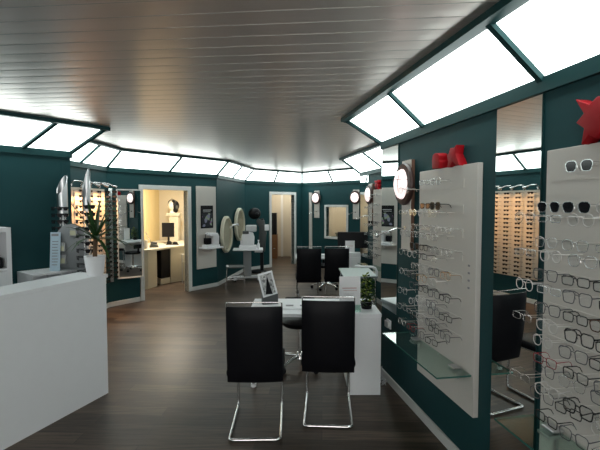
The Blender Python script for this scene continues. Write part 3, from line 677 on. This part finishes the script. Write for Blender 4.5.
# workshop behind window
def cd(s, d, z=0): return at('D', s, d, z)
t = thing('workbench', 'pale bench with boxes seen through the white framed window', 'bench', cd(1.3, -.9), rot('D'))
obj('top', MB().box(-.6, .6, -.3, .3, .82, .86), M['wline'], t); obj('base', MB().box(-.58, .58, -.28, .28, 0, .82), M['wline'], t)
for k, (s, h_, m_) in enumerate([(1.05, .22, 'white'), (1.22, .30, 'dgrey'), (1.38, .20, 'lgrey'), (1.52, .26, 'white')]):
    small('storage_box', MB().box(-.06, .06, -.08, .08, 0, h_, .005), m_, cd(s, -.82, .86), rot('D'), ['small white box, leftmost behind the window', 'dark upright box behind the window', 'light grey box behind the window', 'white box, rightmost behind the window'][k], 'box')
small('picture_rail', MB().box(-.4, .4, -.02, 0, 0, .05), 'dgrey', cd(1.25, -1.88, 1.62), rot('D'), 'dark rail high on the wall behind the window', 'rail')

# ------------------------------------------------------------------ cantilever chairs
def cantilever(label):
    t = thing('cantilever_chair', label, 'chair', (0, 0, 0), 0, 'black cantilever chairs')
    w = .178
    def fil(pts, r=.03, n=5):
        out = [V(pts[0])]
        for i in range(1, len(pts)-1):
            a, b, c = V(pts[i-1]), V(pts[i]), V(pts[i+1]); d1 = (a-b).normalized(); d2 = (c-b).normalized(); rr = min(r, (a-b).length*.45, (c-b).length*.45)
            for k in range(n+1):
                u = k/n; out.append((b+d1*rr)*(1-u)**2 + b*2*u*(1-u) + (b+d2*rr)*u**2)
        out.append(V(pts[-1])); return out
    path = [(-w, .245, .94), (-w, .19, .43), (-w, -.25, .42), (-w, -.27, .014), (-w, .27, .014), (w, .27, .014), (w, -.27, .014), (w, -.25, .42), (w, .19, .43), (w, .245, .94)]
    obj('frame', MB().tube(fil(path), .0115, 10), M['chrome'], t, 60, 'chrome tubular cantilever frame')
    sb = MB(); sb.box(-.205, .205, -.27, .21, .425, .49, .022)
    obj('seat', sb, M['leather'], t, 50)
    # backrest: gently curved padded slab
    bk = MB(); nx, nz = 8, 10; bm = bk.bm; g0 = []; g1 = []
    for j in range(nz+1):
        v = j/nz; z = .395+.55*v; y = .195+.055*v + .012*math.sin(PI*v)
        for i in range(nx+1):
            u = i/nx; x = -.195+.39*u + 0; cu = .014*(4*u*(1-u))
            e = .024*(1-.75*max(abs(2*u-1), abs(2*v-1))**8)
            g0.append(bm.verts.new((x, y+cu-e, z))); g1.append(bm.verts.new((x, y+cu+e, z)))
    W_ = nx+1
    for j in range(nz):
        for i in range(nx):
            a = j*W_+i
            bm.faces.new((g0[a], g0[a+1], g0[a+1+W_], g0[a+W_])); bm.faces.new((g1[a], g1[a+W_], g1[a+1+W_], g1[a+1]))
    for j in range(nz):
        for i in (0, nx):
            a = j*W_+i; bm.faces.new((g0[a], g0[a+W_], g1[a+W_], g1[a]))
    for i in range(nx):
        for j in (0, nz):
            a = j*W_+i; bm.faces.new((g0[a], g0[a+1], g1[a+1], g1[a]))
    bo = obj('backrest', bk, M['leather'], t, 50)
    sw = MB(); sw.tube([(-.19, .232, .68), (-.1, .245, .68), (0, .248, .68), (.1, .245, .68), (.19, .232, .68)], .003, 6)
    obj('seam', sw, M['black'], bo)
    obj('top_rail', MB().tube(fil([(-w-.012, .25, .93), (-w-.012, .262, .975), (w+.012, .262, .975), (w+.012, .25, .93)], .012, 3), .005, 8), M['chrome'], t, 60, 'chrome grab rail above the backrest')
    return t
ch = cantilever('black leather cantilever chair at the near desk, left one of the pair')
ch.location = (-.32, 3.18, 0); ch.rotation_euler.z = PI+.02
dup(ch, (.222, 3.36, 0), PI-.06, 'black leather cantilever chair at the near desk, right one of the pair')
dup(ch, (.135, 7.02, 0), PI+.03, 'black cantilever chair at the far desk, left one of the pair')
dup(ch, (.60, 7.06, 0), PI-.05, 'black cantilever chair at the far desk, right one of the pair')

# ------------------------------------------------------------------ desks
def desk(label):
    t = thing('desk', label, 'desk', (0, 0, 0), 0)
    obj('top', MB().box(-.45, .70, 0, .60, .68, .71, .003), M['white'], t)
    obj('side_cabinet', MB().box(.43, .695, .0, .58, 0, .68, .003), M['white'], t)
    obj('cabinet_door', MB().box(.418, .43, .02, .56, .03, .66, .003), M['white'], t)
    for y in (.18, .55):
        l = obj('leg', MB().tube([(-.42, y, .03), (-.42, y, .68)], .018, 12), M['chrome'], t, 60, 'chrome leg')
        obj('foot', MB().lathe([(.001, 0), (.025, 0), (.025, .03), (.001, .03)], (-.42, y, 0), 14), M['white'], l, 35)
    return t
dk = desk('white desk in front of the two nearest black chairs'); dk.location = (0, 3.64, 0)
dup(dk, (.37, 7.52, 0), 0, 'white desk in the far seating area')
def office(label, loc, rz):
    t = thing('office_stool', label, 'stool', loc, rz, 'swivel stools behind the desks')
    obj('seat', MB().lathe([(.001, .42), (.17, .42), (.19, .44), (.19, .465), (.16, .48), (.001, .485)], n=24), M['leather'], t, 50)
    obj('gas_lift', MB().tube([(0, 0, .10), (0, 0, .44)], .022, 12).lathe([(.045, .07), (.035, .14), (.02, .15)], n=14), M['chrome'], t, 60)
    obj('backrest', MB().box(-.16, .16, .18, .22, .56, .66, .015).box(-.02, .02, .17, .20, .46, .58), M['leather'], t)
    for k in range(5):
        a = 2*PI*k/5+.3; c_, s_ = math.cos(a), math.sin(a)
        l = obj('leg', MB().tube([(c_*.03, s_*.03, .105), (c_*.15, s_*.15, .10), (c_*.27, s_*.27, .065)], [.017, .014, .011], 8), M['chrome'], t, 60)
        obj('caster', MB().lathe([(.001, -.02), (.026, -.02), (.028, 0), (.026, .02), (.001, .02)], (c_*.27, s_*.27, .028), 12, 'y'), M['black'], l, 35)
    return t
st = office('black swivel stool with star base behind the near desk', (.0, 4.33, 0), 0)
dup(st, (.50, 8.34, 0), .2, 'black swivel stool with star base behind the far desk')

# desk items
TZ = .71
def sign(loc, rz, w, h, label):
    t = thing('desk_sign', label, 'sign', loc, rz)
    obj('sheet', MB().box(-w/2, w/2, -.002, .002, .01, h, .0005), M['paper'], t)
    obj('stand', MB().prism([(-.03, 0), (.05, 0), (.05, .006), (-.002, .010), (-.004, .06), (-.012, .06)], -w/2, w/2, 'yz'), M['glass'], t)
    ln = MB(); ln.box(-w*.36, w*.32, -.0032, -.002, h*.66, h*.68); ln.box(-w*.30, w*.34, -.0032, -.002, h*.60, h*.61)
    obj('printed_lines', ln, M['rink'], t)
    ln = MB()
    for k in range(3): ln.box(-w*.30, w*(.2-.05*k), -.0032, -.002, h*(.50-.05*k), h*(.506-.05*k))
    obj('small_print', ln, M['ink'], t)
sign((.435, 3.72, TZ), .06, .185, .31, 'white upright desk sign at the right end of the near desk')
sign((.90, 7.72, TZ), .05, .17, .28, 'white upright desk sign on the far desk')
t = thing('picture_stand', 'dark grey block with a tilted white framed photo on the near desk', 'display stand', (-.285, 4.02, TZ), .25)
obj('block', MB().prism([(-.075, 0), (.075, 0), (.075, .10), (-.02, .30), (-.075, .30)], -.03, .03, 'xz', .002), M['dgrey'], t)
fm = Matrix.Translation((.0, -.035, .085)) @ Matrix.Rotation(math.radians(-14), 4, 'Y')
f = MB()
for (x0, x1, z0, z1) in ((-.07, -.055, 0, .225), (.055, .07, 0, .225), (-.055, .055, 0, .015), (-.055, .055, .21, .225)): f.box(x0, x1, -.008, .008, z0, z1, 0, fm)
obj('frame', f, M['white'], t); obj('photo', MB().box(-.055, .055, -.002, .004, .015, .21, 0, fm), M['photo'], t)
obj('wedge', MB().prism([(-.045, .10), (.02, .10), (-.035, .27)], -.045, -.040, 'xz'), M['black'], t)
small('paper_sheet', MB().box(-.11, .11, -.15, .15, 0, .003), 'paper', (-.30, 3.80, TZ), .1, 'white sheet of paper at the left end of the near desk', 'paper')
t = thing('paper_tray', 'white flat tray with two grey marks in the middle of the near desk', 'tray', (-.03, 3.90, TZ), .0)
obj('tray', MB().box(-.16, .16, -.11, .11, 0, .012, .003), M['white'], t)
obj('marks', MB().box(-.10, -.03, -.03, .02, .012, .0135).box(.03, .10, -.03, .02, .012, .0135), M['ink'], t, label='grey printed marks')
small('notepad', MB().box(-.10, .10, -.07, .07, 0, .012, .002), 'paper', (.24, 3.84, TZ), -.1, 'white notepad behind the right near chair', 'notepad')
# potted plant on the desk
t = thing('potted_plant', 'bushy dark green plant with yellow leaves at the right end of the near desk', 'potted plant', (.60, 3.84, TZ), 0)
obj('pot', MB().lathe([(.001, 0), (.045, 0), (.055, .06), (.05, .06), (.04, .05), (.001, .05)], n=18), M['black'], t, 35)
for nm, m_, n_, sd in (('foliage', 'leaf', 260, 3), ('bright_foliage', 'leafy', 80, 9)):
    rr = random.Random(sd); b = MB()
    for k in range(n_):
        a = rr.uniform(0, 2*PI); ph = rr.uniform(-.9, 1.4); R_ = rr.uniform(.04, .12)
        c = V((R_*.75*math.cos(a)*math.cos(ph), R_*.9*math.sin(a)*math.cos(ph), .14+R_*1.5*math.sin(ph)))
        if nm == 'bright_foliage': c = V((c.x*.9-.02, -abs(c.y)-.02, c.z+.03))
        L_ = rr.uniform(.02, .038); d = (V((math.cos(a), math.sin(a), rr.uniform(-.3, 1)))).normalized(); s_ = d.cross(V((rr.random(), rr.random(), 1))).normalized()*L_*.42; n_v = d.cross(s_).normalized()*.004
        vs = [b.bm.verts.new(c+q) for q in (-d*L_*.5, s_+n_v, d*L_*.5, -s_+n_v)]; b.bm.faces.new(vs)
        vs = [b.bm.verts.new(c+q-n_v*.3) for q in (-d*L_*.5, -s_+n_v, d*L_*.5, s_+n_v)]; b.bm.faces.new(vs)
    me = bpy.data.meshes.new(nm); b.bm.to_mesh(me); b.bm.free(); me.materials.append(M[m_]); obj(nm, me, None, t)
b = MB()
for k in range(12): a = k*.52; b.tube([(0, 0, .07), (.03*math.cos(a), .03*math.sin(a), .15), (.08*math.cos(a), .08*math.sin(a), .22)], .002, 4)
obj('stems', b, M['leaf'], t)
# far desk items
t = thing('monitor', 'black monitor at the right end of the far desk', 'monitor', (.96, 7.98, TZ), -.1)
obj('screen', MB().box(-.26, .20, -.02, .02, .12, .42, .006), M['black'], t); obj('foot', MB().box(-.10, .10, -.07, .07, 0, .012, .003).box(-.02, .02, .02, .04, .01, .2), M['black'], t)
small('document_box', MB().box(-.12, .12, -.09, .09, 0, .08, .006), 'white', (1.20-.25, 7.62-.0, TZ), 0, 'low white box in front of the far desk sign', 'box')
small('keyboard', MB().box(-.16, .16, -.06, .06, 0, .018, .004), 'lgrey', (.47, 7.72, TZ), 0, 'pale keyboard between the far chairs', 'keyboard')
# glass topped table with white tube frame
t = thing('glass_table', 'small glass topped table with a white curved tube frame behind the near desk', 'table', (.86, 5.75, 0), 0)
obj('edge', MB().box(-.31, .12, -.368, -.36, .712, .738), M['grey'], t)
obj('top', MB().box(-.31, .12, -.36, .34, .722, .740, .002), mat('frosted pale green glass', (.84, .93, .90), .12), t, label='pale green frosted glass top')
for x in (-.28, .10):
    for y in (-.33, .31): obj('leg', MB().tube([(x, y, 0), (x, y, .722)], .012, 10), M['chrome'], t, 60)
obj('arch', MB().tube([(.11, -.34, .73), (.11, -.34, .80), (.09, -.34, .84), (.05, -.34, .855), (-.16, -.30, .855)], .015, 10), M['white'], t, 60, 'white curved tube above the glass')

# ------------------------------------------------------------------ reception counter
t = thing('reception_counter', 'white high reception counter at the left front', 'counter', (-1.664, 3.70, 0), 0)
poly = [(0, 0), (-.30, .11), (-.63-.0, -.82), (-1.0, -1.9), (-.69, -2.0), (-.335, -.94)]
ins = [(-.012, -.014), (-.29, .088), (-.62, -.82), (-.985, -1.885), (-.70, -1.985), (-.347, -.94)]
obj('body', MB().prism(ins, 0, 1.015, 'xy'), M['white'], t); obj('top', MB().prism(poly, 1.015, 1.045, 'xy', .002), M['white'], t)
obj('plinth', MB().prism([(-.005, -.014), (-.3, .09), (-.62, -.82), (-.985, -1.885), (-.695, -1.985), (-.34, -.94)], 0, .0, 'xy') if False else MB().box(-.30, -.28, -.3, -.2, .0, .9), M['white'], t)
# yucca palm
t = thing('potted_palm', 'yucca palm in a white tapered pot on the reception counter', 'potted plant', (-1.745, 3.64, 1.045), 0); t.scale = (.88, .88, .95)
obj('pot', MB().lathe([(.001, 0), (.072, 0), (.098, .175), (.088, .175), (.066, .14), (.001, .14)], n=28), M['white'], t, 35)
obj('soil', MB().lathe([(.001, .15), (.082, .148), (.08, .14)], n=20), M['soil'], t)
obj('trunk', MB().tube([(0, 0, .14), (.004, 0, .22), (.010, .0, .30), (.012, 0, .34)], [.022, .020, .021, .016], 10), M['trunk'], t, 60)
rr = random.Random(5); lv = MB()
def blade(b, base, d, L_, w, droop):
    d = V(d).normalized(); side = d.cross(V((0, 0, 1)))
    if side.length < .05: side = V((1, 0, 0))
    side.normalize(); n_ = 7; rows = []
    for k in range(n_+1):
        u = k/n_; c = V(base) + d*L_*u + V((0, 0, -droop*u*u*L_)); ww = w*(.55+.9*u)*(1-u)**.6 if u < 1 else 0
        ww = w*math.sin(PI*min(1, .18+.82*u))**.8 if u < 1 else .0005
        up_ = side.cross(d).normalized()
        rows.append([b.bm.verts.new(c - side*ww + up_*ww*.35), b.bm.verts.new(c), b.bm.verts.new(c + side*ww + up_*ww*.35)])
    for A, B in zip(rows, rows[1:]):
        for i in (0, 1): b.bm.faces.new((A[i], A[i+1], B[i+1], B[i]))
for (az, el, L_, dr) in [(200, 62, .36, .15), (185, 45, .30, .3), (165, 30, .24, .5), (230, 40, .28, .3), (0, 35, .30, .25), (350, 20, .28, .5), (20, 50, .30, .2), (330, 55, .30, .25), (270, 70, .34, .1), (90, 75, .33, .1), (300, 30, .26, .5), (60, 35, .27, .4), (120, 45, .27, .4), (250, 20, .24, .6), (10, 8, .30, .35), (145, 62, .30, .2), (45, 68, .32, .1), (215, 15, .22, .6), (320, 5, .22, .7), (280, 45, .30, .3)]:
    a, e_ = math.radians(az), math.radians(el)
    blade(lv, (.012, 0, .32), (math.cos(a)*math.cos(e_), math.sin(a)*math.cos(e_), math.sin(e_)), L_*1.25, .019, dr)
bmesh.ops.recalc_face_normals(lv.bm, faces=lv.bm.faces); me = bpy.data.meshes.new('leaves'); lv.bm.to_mesh(me); lv.bm.free(); me.materials.append(M['leaf'])
o = obj('leaves', me, None, t); sd = o.modifiers.new('thick', 'SOLIDIFY'); sd.thickness = .0015

# ------------------------------------------------------------------ reception wall furniture
def l1(tt, d, z=0): return at('L1', LEN['L1']-tt, d, z)
RL = rot('L1')
t = thing('low_cabinet', 'low white cabinet with open shelf behind the reception counter', 'cabinet', l1(.29, .02), RL)
f = MB(); f.box(-.28, .28, -.36, 0, .94, .96); f.box(-.28, -.262, -.36, 0, 0, .94); f.box(.262, .28, -.36, 0, 0, .94); f.box(-.262, .262, -.012, 0, 0, .94); f.box(-.262, .262, -.36, -.012, .02, .04); f.box(-.262, .262, -.36, -.012, .55, .568); f.box(-.005, .005, -.36, -.012, .568, .94)
obj('carcass', f, M['white'], t)
small('fan_box', MB().box(-.05, .05, -.09, .09, 0, .12, .01), 'lgrey', l1(.40, .22, .570), RL, 'pale box inside the low white cabinet', 'box')
t = thing('shelf_unit', 'tall white shelf unit at the left edge behind the counter', 'shelf', l1(1.13, .02), RL)
f = MB(); f.box(-.39, .39, -.36, 0, 1.39, 1.43); f.box(.35, .39, -.36, 0, 0, 1.39); f.box(-.39, -.35, -.36, 0, 0, 1.39); f.box(-.35, .35, -.01, 0, 0, 1.39); f.box(-.35, .35, -.36, -.01, 1.03, 1.05); f.box(-.35, .35, -.36, -.01, .35, .37); f.box(-.01, .01, -.36, -.01, .0, 1.39); f.box(-.35, .35, -.36, -.01, 0, .04); f.box(-.35, .35, -.36, -.01, .70, .72)
obj('carcass', f, M['white'], t)
d_ = obj('door', MB().box(.015, .347, -.372, -.36, .725, 1.027, .003), M['white'], t); obj('knob', MB().ball((.05, -.38, .87), .012), M['steel'], d_, 60)
small('storage_box', MB().box(-.05, .05, -.05, .05, 0, .10, .01), 'black', l1(.85, .30, 1.051), RL, 'small black box on the upper level of the tall white shelf unit', 'box')
small('storage_box', MB().box(-.08, .08, -.06, .06, 0, .06, .01), 'red', l1(1.02, .28, 1.051), RL, 'small red box in the tall white shelf unit', 'box')
# arch display with cards
t = thing('arch_display', 'grey rounded arch counter display with three cream cards', 'display stand', V((-2.395, 4.50, .96)), .12)
ap = [(-.15, 0), (.15, 0)] + [(.15*math.cos(math.radians(a)), .33+.15*math.sin(math.radians(a))) for a in range(0, 181, 12)]
obj('board', MB().prism(ap, -.02, .02, 'xz', .004), M['grey'], t, 40)
for k, (x, z) in enumerate([(-.09, .20), (.03, .36), (-.085, .07)]):
    b = obj('card_holder', MB().box(x-.035, x+.035, -.045, -.02, z-.005, z+.09, .003), M['steel'], t); obj('card', MB().box(x-.027, x+.027, -.048, -.045, z+.005, z+.055), M['card'], b)
obj('base', MB().box(-.16, .16, -.06, .06, 0, .012, .003), M['grey'], t)
t = thing('leaflet_stand', 'pale blue narrow leaflet leaning beside the grey arch display', 'leaflet', V((-2.525, 4.40, .96)), .10)
obj('sheet', MB().box(-.05, .05, -.002, .002, 0, .40, 0, Matrix.Rotation(math.radians(-6), 4, 'X')), M['blueleaf'], t)
ln = MB()
for k in range(9): ln.box(-.03, .03-.004*(k % 3), -.0035, -.002, .30-.03*k, .308-.03*k, 0, Matrix.Rotation(math.radians(-6), 4, 'X'))
ln.box(-.04, .03, -.0035, -.002, .36, .385, 0, Matrix.Rotation(math.radians(-6), 4, 'X'))
obj('printed_lines', ln, M['ink'], t)

# sunglasses towers with silver spires
def tower(name_lbl, x, y, z0, ztop, zg0, n, rz, cut, wid):
    t = thing('sunglasses_tower', name_lbl, 'display stand', (x, y, z0), rz, 'silver topped sunglasses towers')
    H = ztop-z0; r = wid
    obj('base', MB().lathe([(.001, 0), (.12, 0), (.12, .015), (.03, .03), (.001, .03)], n=24), M['steel'], t, 35)
    obj('pole', MB().tube([(0, 0, .02), (0, 0, H-.42)], .014, 12), M['steel'], t, 60)
    # slanted cut tube head
    b = MB(); bm = b.bm; n_ = 28; lo = []; hi = []; hi2 = []; lo2 = []
    for k in range(n_):
        a = 2*PI*k/n_; c_, s_ = math.cos(a), math.sin(a)
        top = H - cut*(.5 + .5*math.cos(a-math.radians(250)))
        lo.append(bm.verts.new((r*c_, r*s_, H-.44))); hi.append(bm.verts.new((r*c_, r*s_, top)))
        hi2.append(bm.verts.new((r*.9*c_, r*.9*s_, top))); lo2.append(bm.verts.new((r*.9*c_, r*.9*s_, H-.44)))
    for k in range(n_):
        j = (k+1) % n_
        bm.faces.new((lo[k], lo[j], hi[j], hi[k])); bm.faces.new((hi[k], hi[j], hi2[j], hi2[k])); bm.faces.new((hi2[k], hi2[j], lo2[j], lo2[k])); bm.faces.new((lo2[k], lo2[j], lo[j], lo[k]))
    obj('head_tube', b, M['steel'], t, 50, 'silver slant cut tube on top')
    rk = MB()
    for q in (-1, 1): rk.tube([(q*.03, 0, .03), (q*.03, 0, H-.44)], .005, 6)
    obj('rack', rk, M['chrome'], t, 60)
    return t
def tower_glasses(x, y, zt, n, step, lbl, grp, rzs):
    for r in range(n):
        for q, rz in enumerate(rzs):
            o = bpy.data.objects.new('sunglasses', sm); C.objects.link(o); a = rz
            o.location = (x+math.sin(a)*.095, y-math.cos(a)*.095, zt-step*r); o.rotation_euler = (0, 0, a); o.scale = (.85, .7, 1)
            tag(o, f'dark sunglasses on the {lbl}, {ORD[r]} tier from top, {["left", "front", "right"][q]} side', 'sunglasses', grp)
tower('shorter silver topped sunglasses tower on the low white cabinet', -2.56, 4.64, .96, 1.96, 0, 8, 0, .20, .052)
tower_glasses(-2.56, 4.64, 1.60, 8, .07, 'shorter silver topped tower', 'sunglasses on the shorter tower', (-.75, .5))
tower('taller silver topped sunglasses tower behind the counter palm', -2.205, 4.45, 0, 2.02, 0, 8, 0, .32, .040)
tower_glasses(-2.205, 4.45, 1.62, 12, .075, 'taller silver topped tower', 'sunglasses on the taller tower', (-.9, .75))

# ------------------------------------------------------------------ world, camera, exposure
w = bpy.data.worlds.new('overcast street'); bpy.context.scene.world = w; w.use_nodes = True
nt_ = w.node_tree; bg = nt_.nodes['Background']; bg.inputs[0].default_value = (1.0, .97, .94, 1); bg.inputs[1].default_value = 4
cam = bpy.data.cameras.new('camera'); co = bpy.data.objects.new('camera', cam); C.objects.link(co)
co.location = (0, 0, 1.65); co.rotation_euler = (PI/2 - math.atan(21/430), 0, 0); cam.sensor_width = 36; cam.lens = 430/600*36; cam.clip_start = .05
sc = bpy.context.scene; sc.camera = co
sc.view_settings.view_transform = 'Standard'; sc.view_settings.look = 'None'; sc.view_settings.gamma = 1; sc.view_settings.exposure = 0.15; sc.view_settings.use_curve_mapping = False
sc.cycles.max_bounces = 10; sc.cycles.glossy_bounces = 6; sc.cycles.transparent_max_bounces = 24; sc.cycles.diffuse_bounces = 5
sc.cycles.use_denoising = True; sc.cycles.caustics_reflective = False; sc.cycles.caustics_refractive = False; sc.cycles.sample_clamp_indirect = 4
